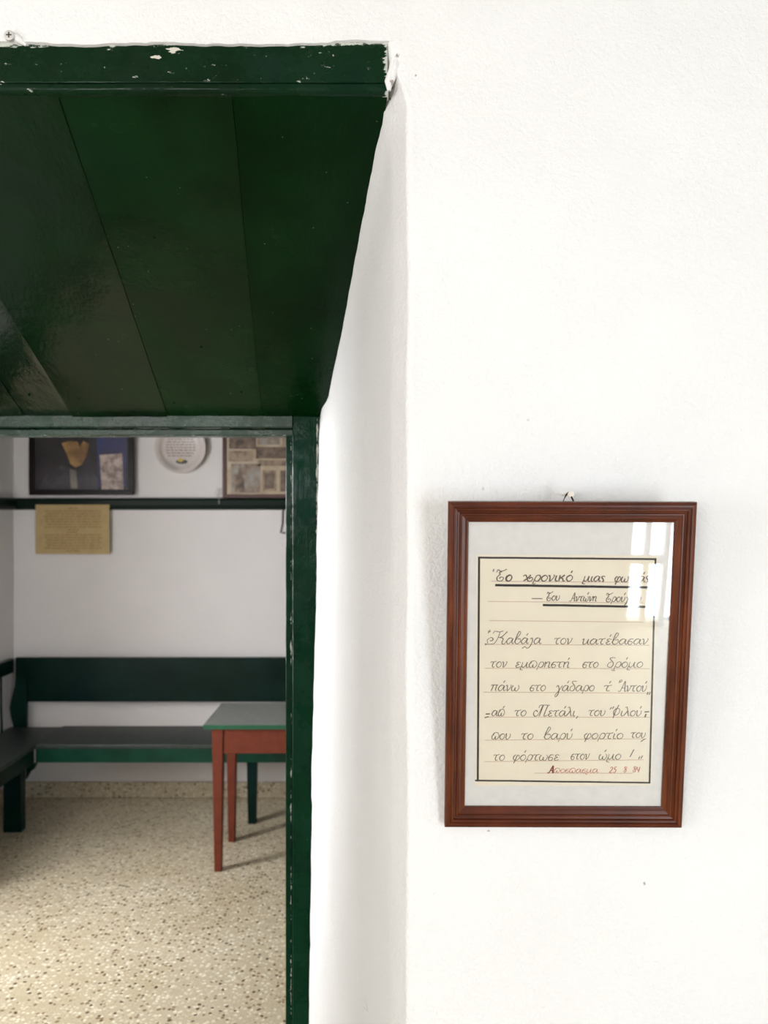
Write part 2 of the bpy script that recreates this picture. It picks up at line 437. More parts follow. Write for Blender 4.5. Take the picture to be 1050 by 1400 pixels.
for (px, py) in ((108, 549), (238, 556), (330, 541), (40, 545), (503, 142), (211, 330), (275, 480)):
    # nail heads and paint drops on the boards
    t = None
    q = (700 - py) / FPX
    t = (.777 - q * WY) / (.499 + q * (DY - WY)); D = WY + (DY - WY) * t
    p = P(px, py, D); b = bmesh.new(); bmesh.ops.create_uvsphere(b, u_segments=10, v_segments=6, radius=.0035)
    for v in b.verts: v.co = Vector((v.co.x + p.x, v.co.y + p.y, v.co.z * .6 + 2.479 - .490 * (p.y - WY - .012) / (DY - .014 - WY)))
    obj('nail_head', b, M_soffit[0], soffit, smooth=True)

# the green door frame
door = bpy.data.objects.new('door_1', None); COL.objects.link(door); door.location = (-.78, DY, 0); door['kind'] = 'structure'
def wavy(bm, amp, sc, ax):
    for v in bm.verts:
        v.co[ax] += amp * nz(v.co.x, v.co.y, v.co.z, sc)
    return bm
def longbox(x0, x1, y0, y1, z0, z1, axis, n, bev=.003, amp=.0012, sc=7):
    b = bmesh.new(); rr = []
    for i in range(n + 1):
        t = i / n
        if axis == 'z':
            z = z0 + (z1 - z0) * t; c = [(x0 + bev, y0), (x1 - bev, y0), (x1, y0 + bev), (x1, y1), (x0, y1), (x0, y0 + bev)]
            rr.append([b.verts.new((x + amp * nz(z, x, 0, sc), y + amp * nz(z, x, 5, sc), z)) for x, y in c])
        else:
            x = x0 + (x1 - x0) * t; c = [(y0, z1 - bev), (y0, z0 + bev), (y0 + bev, z0), (y1, z0), (y1, z1), (y0 + bev, z1)]
            rr.append([b.verts.new((x, y + amp * nz(x, z, 5, sc), z + amp * nz(x, z, 0, sc))) for y, z in c])
    for p, q in zip(rr, rr[1:]):
        for k in range(6): b.faces.new((p[k], p[(k + 1) % 6], q[(k + 1) % 6], q[k]))
    b.faces.new(rr[0]); b.faces.new(rr[-1][::-1])
    return b
obj('jamb', longbox(-.2790, -.170, DY, DY + .085, 0, 1.9995, 'z', 90), M_jamb, door)
obj('door_stop', longbox(-.3000, -.2795, DY + .010, DY + .07, 0, 1.935, 'z', 60, .002, .0005), M_jamb, door)
obj('jamb', longbox(-1.39, -1.285, DY, DY + .085, 0, 1.9995, 'z', 30), M_jamb, door)
obj('header', longbox(-1.285, -.2790, DY - .004, DY + .085, 1.9560, 2.0010, 'x', 90, .004, .0014), M_head, door)
obj('header_bead', longbox(-1.285, -.2790, DY + .002, DY + .07, 1.9320, 1.9530, 'x', 90, .004, .0010), M_head, door)

# partition: room-side face of the thick wall, other walls
def plane4(a, b, c, d): 
    bm = bmesh.new(); bm.faces.new([bm.verts.new(Vector(p)) for p in (a, b, c, d)]); return bm
bm = bmesh.new(); FY = DY + .09
box(-2.21, -1.39, FY - .03, FY, 0, 3.1, 0, bm); box(-.172, 2.9, FY - .03, FY, 0, 3.1, 0, bm); box(-1.39, -.172, FY - .03, FY, 2.001, 3.1, 0, bm)
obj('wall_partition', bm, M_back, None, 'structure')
# back wall of the far room with slight unevenness
rows = [[Vector((x * .1 - 2.24, BY + .004 * nz(x * .1, 1, z * .1, 1.5), z * .1)) for x in range(52)] for z in range(28)]
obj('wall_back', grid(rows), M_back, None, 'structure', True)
bm = bmesh.new()   # left wall of the far room; unseen window, sill raised to darken the floor
box(-2.36, -2.21, 3.28, BY + .1, 0, 2.7, 0, bm); box(-2.36, -2.21, FY - .03, 2.72, 0, 2.7, 0, bm); box(-2.36, -2.21, 2.72, 3.28, 1.98, 2.7, 0, bm); box(-2.36, -2.21, 2.72, 3.28, 0, .80, 0, bm)
obj('wall_left', bm, M_back, None, 'structure')
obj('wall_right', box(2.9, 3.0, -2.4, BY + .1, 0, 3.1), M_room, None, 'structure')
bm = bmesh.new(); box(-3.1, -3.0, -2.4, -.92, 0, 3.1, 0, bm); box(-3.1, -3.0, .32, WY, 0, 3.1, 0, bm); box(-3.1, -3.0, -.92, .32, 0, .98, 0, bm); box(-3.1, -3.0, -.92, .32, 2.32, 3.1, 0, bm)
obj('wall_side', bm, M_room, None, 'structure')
bm = bmesh.new()   # wall behind the camera: terrace door right, window left
Y0, Y1 = -2.40, -2.25
box(-3.1, -2.40, Y0, Y1, 0, 3.1, 0, bm); box(-2.40, -.90, Y0, Y1, 0, 1.30, 0, bm); box(-2.40, -.90, Y0, Y1, 2.60, 3.1, 0, bm)
box(-.90, 1.56, Y0, Y1, 0, 3.1, 0, bm); box(1.56, 2.75, Y0, Y1, 2.25, 3.1, 0, bm); box(2.75, 3.0, Y0, Y1, 0, 3.1, 0, bm)
obj('wall_rear', bm, M_room, None, 'structure')
obj('ceiling', box(-3.1, 3.0, -2.4, 2.66, 3.1, 3.15), M_ceil, None, 'structure')
obj('ceiling', box(-2.36, 3.0, 2.5, BY + .1, 2.7, 2.75), M_soffit[0], None, 'structure')
obj('floor', box(-3.1, 3.0, -2.4, BY + .1, -.05, 0), M_floor, None, 'structure')
def window(name, x0, x1, z0, z1, nx, nzz, w=.05):
    e = bpy.data.objects.new(name, None); COL.objects.link(e); e.location = ((x0 + x1) / 2, -2.33, z0); e['kind'] = 'structure'
    bm = bmesh.new()
    for a, b, c, d in ((x0, x0 + w, z0, z1), (x1 - w, x1, z0, z1), (x0 + w, x1 - w, z1 - w, z1), (x0 + w, x1 - w, z0, z0 + w)): box(a, b, -2.36, -2.30, c, d, 0, bm)
    obj('window_frame', bm, M_winframe, e)
    for i in range(1, nx):
        x = x0 + (x1 - x0) * i / nx; obj('mullion', box(x - .018, x + .018, -2.35, -2.31, z0 + w, z1 - w), M_winframe, e)
    for i in range(1, nzz):
        z = z0 + (z1 - z0) * i / nzz; obj('glazing_bar', box(x0 + w, x1 - w, -2.345, -2.315, z - .030, z + .030), M_winframe, e)
window('window_1', -2.40, -.90, 1.30, 2.60, 3, 2)
window('door_2', 1.56, 1.84, 0, 2.25, 2, 5, .035)
# picture rail and skirting
bm = bmesh.new()
prof = [(0, 1.712), (.018, 1.714), (.030, 1.722), (.036, 1.740), (.036, 1.770), (.030, 1.781), (0, 1.783)]
def rail(bmr, pts):
    rr = []
    for (p, d) in pts: rr.append([bmr.verts.new(Vector((p[0], p[1], 0)) + Vector((d[0] * a, d[1] * a, z))) for a, z in prof])
    for a, b in zip(rr, rr[1:]):
        for k in range(len(prof) - 1): bmr.faces.new((a[k], a[k + 1], b[k + 1], b[k]))
rail(bm, [((-2.21, 3.60), (1, 0)), ((-2.21, BY), (1, -1)), ((2.9, BY), (0, -1))])
obj('trim_3', bm, M_rail, None, 'structure')
obj('baseboard_back', box(-2.21, 2.9, BY - .016, BY + .02, 0, .092, .004), M_skirt, None, 'structure')
obj('baseboard_left', box(-2.225, -2.194, 3.60, BY - .016, 0, .092, .004), M_skirt, None, 'structure')

# ------------------------------------------------------------ the framed poem
TH = math.radians(6.9)
FX0, FX1 = .1108, .5442; FW = FX1 - FX0; FH = .5985; FZ = 1.1252
fr = empty('framed_poem', ((FX0 + FX1) / 2, WY - .0015, FZ), 'mahogany frame with a handwritten poem on cream paper, hanging tilted on the white wall', 'picture')
fr.rotation_euler = (TH, R(.15), 0)
Rm = Matrix.Rotation(TH, 3, 'X')
prof = [(0, .001), (0, .0150), (.0015, .0175), (.0055, .0190), (.0090, .0195), (.0105, .0170), (.0120, .0168), (.0128, .0183), (.0150, .0180), (.0165, .0140), (.0200, .0130), (.0212, .0150), (.0232, .0150), (.0245, .0128), (.0300, .0118), (.0345, .0095), (.0362, .0092), (.0368, .0075), (.0368, .0040)]
def rail_piece(side):
    a = []
    hw = FW / 2
    rr0, rr1 = [], []
    for u, h in prof:
        if side == 'top': p, q = (-hw + u, -h, FH - u), (hw - u, -h, FH - u)
        if side == 'bot': p, q = (hw - u, -h, u), (-hw + u, -h, u)
        if side == 'left': p, q = (-hw + u, -h, u), (-hw + u, -h, FH - u)
        if side == 'right': p, q = (hw - u, -h, FH - u), (hw - u, -h, u)
        rr0.append(Vector(p)); rr1.append(Vector(q))
    bm = bmesh.new()
    N = 6; rings = []
    for i in range(N + 1): rings.append([bm.verts.new(p.lerp(q, i / N)) for p, q in zip(rr0, rr1)])
    for a, b in zip(rings, rings[1:]):
        for k in range(len(prof)): bm.faces.new((a[k], a[(k + 1) % len(prof)], b[(k + 1) % len(prof)], b[k]))
    bm.faces.new(rings[0]); bm.faces.new(rings[-1][::-1])
    bmesh.ops.recalc_face_normals(bm, faces=bm.faces[:])
    return bm
for s in ('top', 'bot', 'left', 'right'):
    obj('frame_rail', rail_piece(s), M_fwood_x if s in ('top', 'bot') else M_fwood_z, fr, local=True)
hw = FW / 2
obj('mount_board', box(-hw + .030, hw - .030, -.0050, -.0025, .030, FH - .030), M_mat, fr, local=True)
obj('glass', box(-hw + .0335, hw - .0335, -.0088, -.0080, .0335, FH - .0335), M_glass, fr, local=True)
obj('backing', box(-hw + .004, hw - .004, -.0022, .0, .004, FH - .004), M_dframe, fr, local=True)
sheet_y = -.0054
Fo = Vector(fr.location)
Rf = (Matrix.Rotation(R(.15), 3, 'Y') @ Matrix.Rotation(TH, 3, 'X'))
Ri = Rf.inverted()
def loc(px, py, yl=sheet_y):
    o = Ri @ (Vector((0, 0, EYE)) - Fo); d = Ri @ Vector(((px - 525) / FPX, 1, -(py - 700) / FPX))
    k = (yl - o.y) / d.y
    return o + d * k
bm = bmesh.new()
cs = [loc(649.5, 1074), loc(891.5, 1074), loc(899.5, 759.5), loc(651, 758)]
fv = [bm.verts.new(c) for c in cs]; bvv = [bm.verts.new(c + Vector((0, .0003, 0))) for c in cs]
bm.faces.new(fv); bm.faces.new(bvv[::-1])
for k in range(4): bm.faces.new((fv[k], bvv[k], bvv[(k + 1) % 4], fv[(k + 1) % 4]))
bmesh.ops.recalc_face_normals(bm, faces=bm.faces[:])
sheet = obj('sheet', bm, M_paper, fr, local=True)
SC = Vector(sheet.location)
def ribbon(bm, pts, wpx, yoff=0.00015, mi=0):
    """flat ink stroke through photo points, wpx wide in pixels (scalar or list)"""
    L = [loc(p[0], p[1], sheet_y - yoff) for p in pts]
    vs = []
    for i, p in enumerate(L):
        t = L[min(i + 1, len(L) - 1)] - L[max(i - 1, 0)]
        n = Vector((-t.z, 0, t.x)); n = n.normalized() if n.length > 1e-9 else Vector((0, 0, 1))
        w = (wpx[i] if isinstance(wpx, list) else wpx) * .00130 / 2
        vs.append((bm.verts.new(p + n * w), bm.verts.new(p - n * w)))
    for a, b in zip(vs, vs[1:]):
        f = bm.faces.new((a[0], a[1], b[1], b[0])); f.material_index = mi
def sink(name, bm, mat):
    o = obj(name, bm, mat, sheet, local=True); o.location = Vector(o.location) - SC; return o
def line(p, q, n=14, j=.25, s=0):
    return [(p[0] + (q[0] - p[0]) * i / n, p[1] + (q[1] - p[1]) * i / n + j * nz(i * .3, s, 0, 1.7)) for i in range(n + 1)]
bm = bmesh.new()
ribbon(bm, line((655, 761), (653.2, 1068.5)), 2.9); ribbon(bm, line((653.5, 762.3), (896.5, 764.5)), 2.6)
ribbon(bm, line((896.3, 763), (888, 1071)), 2.5); ribbon(bm, line((649.5, 1067), (889, 1070.2)), 2.4)
sink('border_line', bm, M_inkb)
bm = bmesh.new()
ribbon(bm, line((677, 800), (890, 803.2)), 3.3); ribbon(bm, line((742, 827.2), (882.5, 829.8)), 3.1)
sink('underline', bm, M_inkb)
bm = bmesh.new()
for (x0_, y0_, x1_, y1_) in ((672, 794.6, 890, 796.4), (667, 822.2, 880, 824.4), (669, 848.4, 880, 850.6), (664, 881, 888, 882.2), (663, 913.6, 888, 914.2), (661, 946.3, 889, 947.6), (663, 980.4, 889, 980.7), (663, 1012, 884, 1010), (662, 1041.3, 880, 1038.8), (731, 1057, 865, 1057.2)):
    ribbon(bm, line((x0_, y0_), (x1_, y1_), 8, .1), .75, .0001)
sink('ruled_line', bm, M_rule)
# single-stroke cursive Greek letters: (advance, [strokes])
G = {
'a': (1.12, [[(.85, .82), (.5, 1), (.15, .7), (.03, .3), (.28, 0), (.6, .25), (.88, .9), (.8, .25), (.95, .03), (1.12, .2)]]),
'o': (.88, [[(.5, 1), (.15, .75), (.05, .35), (.3, 0), (.65, .15), (.8, .6), (.6, .95), (.42, 1)]]),
't': (.92, [[(0, .8), (.15, 1), (.45, .95), (.9, 1.08)], [(.5, .98), (.32, .4), (.42, .03), (.68, .12)]]),
'n': (.85, [[(.0, .85), (.17, .97), (.25, .5), (.25, .0), (.6, .4), (.78, .95), (.66, 1)]]),
'i': (.5, [[(.2, .95), (.1, .3), (.22, 0), (.42, .12)]]),
'k': (1.05, [[(0, .8), (.2, .98), (.12, .25), (.3, 0), (.6, .3), (.8, .98), (.72, .25), (.85, .02), (1.0, .1)]]),
'q': (.95, [[(.15, 1.0), (.05, 0)], [(.75, 1.05), (.3, .6), (.2, .5), (.5, .45), (.6, .05), (.85, .08)]]),
'x': (1.35, [[(0, .8), (.25, 1.05), (.5, .6), (.65, .1), (1.0, 0), (1.25, .35), (1.05, .65), (.75, .4)], [(.95, 1.05), (.5, .4), (.1, .05)]]),
'r': (.95, [[(-.05, -.45), (.12, .2), (.32, .85), (.65, 1), (.86, .7), (.7, .15), (.4, 0), (.18, .2)]]),
'm': (1.15, [[(-.02, 0), (.1, .3), (.22, .98)], [(.13, .3), (.32, .0), (.62, .3), (.85, .98)], [(.85, .98), (.78, .2), (.92, .0), (1.1, .1)], [(.02, .0), (-.05, -.38), (.2, -.42), (.34, -.5)]]),
's': (.65, [[(.6, .85), (.3, 1), (.08, .75), (.3, .45), (.42, .15), (.2, -.05)]]),
'f': (1.0, [[(.35, 1), (.05, .6), (.15, .1), (.5, 0), (.88, .4), (.78, .92), (.55, .8), (.38, .2), (.18, -.5)]]),
'w': (1.22, [[(.22, .95), (.02, .5), (.1, .05), (.4, .08), (.55, .6), (.55, .1), (.85, 0), (1.1, .5), (.98, 1.0)]]),
'p': (1.2, [[(.3, .9), (.02, .55), (.1, .08), (.4, .05), (.55, .55), (.58, .05), (.9, .08), (1.1, .6), (.85, 1.15), (.45, 1.15), (.1, .9)]]),
'P': (1.1, [[(0, .85), (.2, 1.02), (1.05, 1.02)], [(.38, 1), (.1, 0)], [(.85, 1), (.72, .2), (.9, 0)]]),
'h': (.98, [[(.0, .8), (.2, 1.0), (.12, .5), (.08, 0)], [(.1, .5), (.5, 1), (.72, .88), (.62, .1), (.72, .0), (.9, .1)]]),
'g': (.8, [[(.75, .95), (.35, .95), (.05, .45), (.2, 0), (.55, .05), (.62, .42), (.35, .55), (.12, .42)]]),
'e': (.82, [[(.75, .85), (.42, 1), (.2, .75), (.5, .55), (.1, .3), (.3, 0), (.72, .15)]]),
'd': (1.0, [[(1.0, 1.7), (.5, 1.72), (.32, 1.5), (.75, .9), (.8, .4), (.5, 0), (.1, .2), (.15, .7), (.55, .98)]]),
'l': (.95, [[(.12, 1.5), (.35, 1.6), (.55, .9), (.7, .1), (.92, .1)], [(.55, .95), (.0, .05)]]),
'j': (.72, [[(.15, .75), (.4, .98), (.5, .45), (.25, -.3), (-.05, -.75)]]),
'J': (.72, [[(.15, .75), (.4, .98), (.5, .45), (.25, -.4), (-.15, -.72), (-.45, -.45), (-.85, -.75)]]),
'b': (1.0, [[(.0, .3), (.45, 1.1), (.78, 1.8), (.55, 2.05), (.32, 1.4), (.12, .35), (.42, 0), (.85, .3), (.8, .85), (.45, .75)]]),
'u': (.9, [[(.0, .8), (.17, .97), (.15, .2), (.4, 0), (.75, .45), (.76, 1.0)]]),
'y': (.95, [[(0, .7), (.22, 1), (.45, .4), (.42, -.4), (.12, -1), (-.05, -.75), (.4, 0), (.92, .98)]]),
'T': (1.15, [[(-.05, 1.35), (.1, 1.75), (.4, 1.55), (.75, 1.55), (1.25, 1.85)], [(.7, 1.55), (.3, 1.25), (.45, 1.05), (.1, .55), (.22, .02), (.75, .0), (.95, .45), (.6, .6), (.42, .35)]]),
'K': (2.5, [[(-.2, .02), (.6, -.02), (1.1, .2), (1.45, 1.1), (1.6, 1.9)], [(.2, .1), (.05, .6), (.5, 1.0), (.8, .75), (.55, .45), (.4, .6)], [(.7, 1.6), (.9, 1.95), (1.5, 1.85), (2.0, 2.0)], [(2.55, 1.9), (1.9, 1.1), (1.5, 1.0), (2.1, .85), (2.0, .2), (2.3, .0), (2.6, .5)]]),
'A': (1.2, [[(-.1, .15), (.05, 0), (.3, .2), (.7, 1.3), (.9, 1.75), (.95, .9), (1.0, .05), (1.2, .1)], [(.42, .6), (.95, .62)]]),
'B': (2.2, [[(.0, .6), (.1, .1), (.5, 0), (.9, .7), (1.2, 1.7)], [(.0, .6), (.3, 1.0), (.6, .7)], [(.7, 1.4), (.9, 1.85), (2.3, 1.85)], [(1.3, 1.8), (.95, .2), (.8, .0)], [(2.0, 1.8), (1.6, .2), (1.8, 0), (2.1, .15)]]),
'F': (1.15, [[(.75, 2.0), (.35, .9), (.05, -.35)], [(.4, 1.35), (.05, .9), (.1, .3), (.5, .15), (.95, .6), (.95, 1.2), (.6, 1.4), (.3, 1.2)]]),
'2': (1.0, [[(.1, 1.3), (.4, 1.7), (.75, 1.4), (.5, .7), (.0, .05), (.8, .05)]]),
'5': (1.0, [[(.9, 1.7), (.4, 1.65), (.25, 1.0), (.65, 1.0), (.7, .4), (.3, 0), (.0, .2)]]),
'8': (.9, [[(.7, 1.5), (.35, 1.7), (.2, 1.3), (.6, .8), (.55, .2), (.2, .0), (.05, .4), (.4, .85), (.75, 1.35), (.6, 1.65)]]),
'4': (1.0, [[(.2, 1.6), (.1, .8), (.75, .75)], [(.8, 1.6), (.55, .0)]]),
'-': (.9, [[(0, .6), (.85, .62)]]),
'!': (.8, [[(.75, 1.75), (.35, .45)], [(.18, .08), (.2, .0)]]),
'.': (.35, [[(.1, .05), (.2, .0)]]),
',': (.45, [[(.35, .15), (.1, -.35)]]),
}
def cat_rom(p, n=5):
    if len(p) < 3: return [(p[0][0] + (p[-1][0] - p[0][0]) * i / 3, p[0][1] + (p[-1][1] - p[0][1]) * i / 3) for i in range(4)]
    q = [p[0]] + list(p) + [p[-1]]; out = []
    for i in range(1, len(q) - 2):
        for k in range(n):
            t = k / n
            out.append(tuple(.5 * (2 * q[i][c] + (q[i + 1][c] - q[i - 1][c]) * t + (2 * q[i - 1][c] - 5 * q[i][c] + 4 * q[i + 1][c] - q[i + 2][c]) * t * t + (3 * q[i][c] - q[i - 1][c] - 3 * q[i + 1][c] + q[i + 2][c]) * t ** 3) for c in (0, 1)))
    out.append(tuple(q[-1])); return out
def word(bm, s, xa, xb, yb, xh=8.3, pen=1.0, slant=.22):
    adv = sum(G[c][0] for c in s if c != "'"); k = (xb - xa) / adv; cur = 0; lastw = 0
    for c in s:
        if c == "'":
            cx = xa + (cur - lastw * .35) * k + 1.6; cy = yb - 1.35 * xh
            ribbon(bm, [(cx - .6, cy), (cx + .4, cy - 1.8), (cx + 1.6, cy - 3.4)], [pen * .8, pen * 1.3, pen * .8]); continue
        a, st = G[c]
        for sp in st:
            pts = [(xa + (cur + x) * k + y * xh * slant * .6, yb - y * xh) for x, y in cat_rom(sp)]
            w = []
            for i in range(len(pts)):
                d = (pts[min(i + 1, len(pts) - 1)][1] - pts[max(i - 1, 0)][1])
                w.append(pen * (1.25 if d > .6 else .85) * (1 + .25 * nz(i, xa, yb, .7)))
            ribbon(bm, pts, w)
        cur += a; lastw = a
bm = bmesh.new()
ribbon(bm, [(675.3, 778), (674.2, 781.5)], 1.6)
word(bm, 'T', 678, 690, 794, 8.6, 1.2); word(bm, 'o', 691, 700, 794.6, 8.6, 2.0)
word(bm, "xroniqo'", 714.5, 783, 794.6, 8.2, 1.5); word(bm, 'mias', 797, 827, 795, 7.4, 1.4); word(bm, "fwtia's", 840, 888, 795.5, 7.6, 1.35)
ribbon(bm, [(690, 0 + 798), (729, 798.2)][:0] or [(728, 797.4), (730, 798.6), (732, 797.4)], 1); word(bm, ',', 891, 894, 795.5, 6)
ribbon(bm, line((727, 818.2), (741.5, 818.6), 4), 1.2)
word(bm, 'Tou', 747, 765, 821, 6.6, 1.1); word(bm, "Antw'nh", 779, 816, 822, 6.6, 1.05); word(bm, "Trou'jjou.", 828, 879, 822.6, 6.6, 1.05)
sink('title_writing', bm, M_ink)
bm = bmesh.new()
ribbon(bm, [(667.5, 866), (668, 863), (670, 861.4), (670.5, 863.5), (668.5, 864)], 1.1)
word(bm, 'K', 665, 691, 880.6, 9); word(bm, "aba'Ja", 692, 740, 880.3); word(bm, 'ton', 757, 782, 880.6, 8); word(bm, "kate'bagan", 795.5, 886, 881, 7.6)
ribbon(bm, [(663, 881), (664.6, 881)], 2.2)
word(bm, 'ton', 670, 693, 912.4, 7.8); word(bm, "emprhgth'", 704, 779, 912.6, 7.6); word(bm, 'gto', 796, 818, 912.8, 7.6); word(bm, "dro'mo", 829.5, 879, 912.6, 7.8)
ribbon(bm, [(836, 915.6), (838, 917), (841, 916.6)], 1)
word(bm, "Pa'nw", 670.5, 710, 944.6, 8); word(bm, 'gto', 724, 746, 944.6, 7.8); word(bm, "ya'daro", 760, 812.7, 944.8, 7.8); word(bm, "t'", 825, 836, 945, 7.8)
ribbon(bm, [(846.6, 934), (847.4, 930.5), (850.4, 929.6), (850, 932), (847.6, 932.4)], 1.1)
word(bm, "Antou'", 846, 884, 945.4, 8); ribbon(bm, [(886, 946), (884.6, 950)], 1.4); ribbon(bm, [(889, 946), (887.2, 950)], 1.4)
ribbon(bm, line((664, 976.2), (670, 976), 3, .1), 1.7); ribbon(bm, line((662.6, 981.2), (668, 979.8), 3, .1), 1.5)
word(bm, "ap'", 672, 690, 979, 7.8); word(bm, 'to', 703, 719.5, 979, 7.8); word(bm, 'B', 729, 749, 979, 8); word(bm, "eta'li", 748.5, 787, 979.3, 7.8); word(bm, ',', 787.4, 790.4, 980, 7)
word(bm, 'tou', 804, 827.5, 978.8, 7.6); ribbon(bm, [(834, 970), (836, 966.8)], 1.2); ribbon(bm, [(837, 969), (839.4, 966)], 1.2)
word(bm, 'F', 838, 847.5, 979, 7.6); word(bm, "ilou'", 848, 877, 979, 7.6); ribbon(bm, line((881, 973.4), (887.6, 973), 3, .1), 1.6); ribbon(bm, [(883.4, 976), (881.6, 980.6)], 2)
word(bm, 'pou', 672, 698, 1010.8, 7.8); word(bm, 'to', 712, 729, 1010.8, 7.8); word(bm, "baru'", 743, 782.5, 1010.6, 8); word(bm, "forti'o", 798, 852, 1010.2, 7.8); word(bm, 'tou', 862, 882.5, 1008.6, 7); ribbon(bm, [(882, 1010), (876, 1014)], 1.3)
word(bm, 'to', 674, 690, 1039.8, 7.8); word(bm, "fo'rtwge", 701, 764.5, 1039.6, 7.8); word(bm, 'gton', 780, 805.5, 1038.4, 7.6); word(bm, "w'mo", 818.5, 849, 1038.4, 7.6); word(bm, '!', 857, 865.5, 1038.6, 8)
ribbon(bm, [(875, 1034), (873, 1038)], 1.3); ribbon(bm, [(878.5, 1033), (876.2, 1037.4)], 1.3)
sink('verse_writing', bm, M_ink)['kind'] = 'stuff'
bm = bmesh.new(); word(bm, "pogpagma", 757, 818, 1056.4, 5.2, .8); word(bm, '25', 833, 843, 1056.4, 4.6, 1.0); word(bm, '8', 852.5, 857, 1056, 4.6, 1.0); word(bm, '84', 865, 875, 1055.8, 4.6, 1.0)
sink('date_writing', bm, M_inkr)
bm = bmesh.new(); word(bm, 'A', 749, 757, 1056.8, 5.6, 1.7); o = sink('initial_letter', bm, M_inkr2)
# cord loop over the nail
top_l = lambda x, y, z: Fo + Rf @ Vector((x, y, z))
xc = (FX0 + FX1) / 2
na = P(777, 675.5, 1.500)
def to_loc(p): return Ri @ (Vector(p) - Fo)
pa = P(767.5, 690, 1.475); pb = P(786.5, 690, 1.475)
pts = [pa + Vector((-.001, .02, -.02)), pa, na + Vector((-.0035, -.000, -.001)), na + Vector((0, 0, .0028)), na + Vector((.0035, 0, -.001)), pb, pb + Vector((.001, .02, -.02))]
obj('hanging_cord', tube([to_loc(p) for p in pts], .0016, 8), M_string, fr, smooth=True, local=True)
bm = tube([na + Vector((.0002, -.003, 0)), na + Vector((0, .070, .0))], .0019, 10)
nl = empty('nail', na + Vector((0, .05, 0)), 'pale painted nail in the white wall above the mahogany frame', 'nail')
obj('shank', bm, M_nail, nl, smooth=True)
hb = tube([na + Vector((.0035, -.0068, -.0005)), na + Vector((.0032, -.0052, -.0004)), na + Vector((.0020, -.0030, 0))], [.0056, .0062, .0026], 16)
obj('nail_head', hb, M_nail, nl, smooth=True)

# ------------------------------------------------------------ screw above the lintel board
sp = P(14, 50, WY - .004)
sc = empty('screw', sp + Vector((0, .012, 0)), 'pale metal screw in the plaster above the left end of the green lintel board', 'screw')
hb = tube([sp + Vector((0, -.006, 0)), sp + Vector((0, -.005, 0)), sp + Vector((0, .001, 0)), sp + Vector((0, .003, 0))], [.0072, .0092, .0098, .0085], 20)
obj('screw_head', hb, M_metal, sc)
bm = bmesh.new()
box(sp.x - .0050, sp.x + .0050, sp.y - .0068, sp.y - .0055, sp.z - .0009, sp.z + .0009, 0, bm); box(sp.x - .0009, sp.x + .0009, sp.y - .0069, sp.y - .0055, sp.z - .0050, sp.z + .0050, 0, bm)
obj('cross_recess', bm, M_dmetal, sc)
obj('shank', tube([sp + Vector((0, .003, 0)), sp + Vector((0, .03, 0))], .0035, 10), M_metal, sc)
obj('wall_plug', tube([sp + Vector((.008, .004, .002)), sp + Vector((.016, .004, -.004)), sp + Vector((.026, .008, -.012))], [.007, .007, .002], 10), M_wall, sc, smooth=True)

# ------------------------------------------------------------ small table
TX0, TX1, TY0, TY1, TZ = -.850, -.130, 3.950, 4.405, .700
tb = empty('side_table', ((TX0 + TX1) / 2, (TY0 + TY1) / 2, 0), 'small red-brown table with a grey-green top standing on the terrazzo before the bench', 'table')
obj('tabletop', box(TX0 + .004, TX1 - .004, TY0 + .004, TY1 - .004, TZ - .018, TZ, .001), M_gtop, tb)
bm = bmesh.new()
e = .0045
box(TX0, TX1, TY0 - .001, TY0 + e, TZ - .021, TZ - .001, .001, bm); box(TX0, TX1, TY1 - e, TY1, TZ - .021, TZ - .001, .001, bm)
box(TX0, TX0 + e, TY0 + e, TY1 - e, TZ - .021, TZ - .001, .001, bm); box(TX1 - e, TX1, TY0 + e, TY1 - e, TZ - .021, TZ - .001, .001, bm)
tag(obj('edge_band', bm, M_gedge, tb), 'green painted table edge')
lx0, lx1, ly0, ly1 = -.785, -.195, 3.990, 4.345
for x in (lx0, lx1):
    for y in (ly0, ly1): obj('leg', taper(x, y, 0, TZ - .021, .034, .054), M_brown, tb)
az0, az1 = .560, TZ - .0215
obj('apron', box(lx0 + .027, lx1 - .027, ly0 - .020, ly0 + .002, az0, az1, .002), M_brown, tb)
obj('apron', box(lx0 + .027, lx1 - .027, ly1 - .002, ly1 + .020, az0, az1, .002), M_brown, tb)
obj('apron', box(lx0 - .020, lx0 + .002, ly0 + .027, ly1 - .027, az0, az1, .002), M_brown, tb)
obj('apron', box(lx1 - .002, lx1 + .020, ly0 + .027, ly1 - .027, az0, az1, .002), M_brown, tb)

# ------------------------------------------------------------ long bench on the back wall
bn = empty('bench', (-.8, 4.75, 0), 'long dark green wooden bench with a board back against the far wall behind the table', 'bench')
BX0, BX1 = -1.886, .55
obj('seat', box(BX0, BX1, 4.545, 4.945, .420, .443, .004), M_gseat, bn)
obj('apron', box(BX0, BX1, 4.552, 4.574, .343, .4195, .002), M_gapron, bn)
obj('backrest', box(-2.165, BX1, 4.935, 4.962, .585, .845, .006), M_gfurn, bn)
for x in (-.72, BX1 - .05): obj('leg', taper(x, 4.603, 0, .4195, .044, .056), M_gfurn, bn)
for x in (0.0, BX1 - .05):
    obj('back_post', box(x - .025, x + .025, 4.9625, 4.992, .0, .84, .002), M_gfurn, bn)
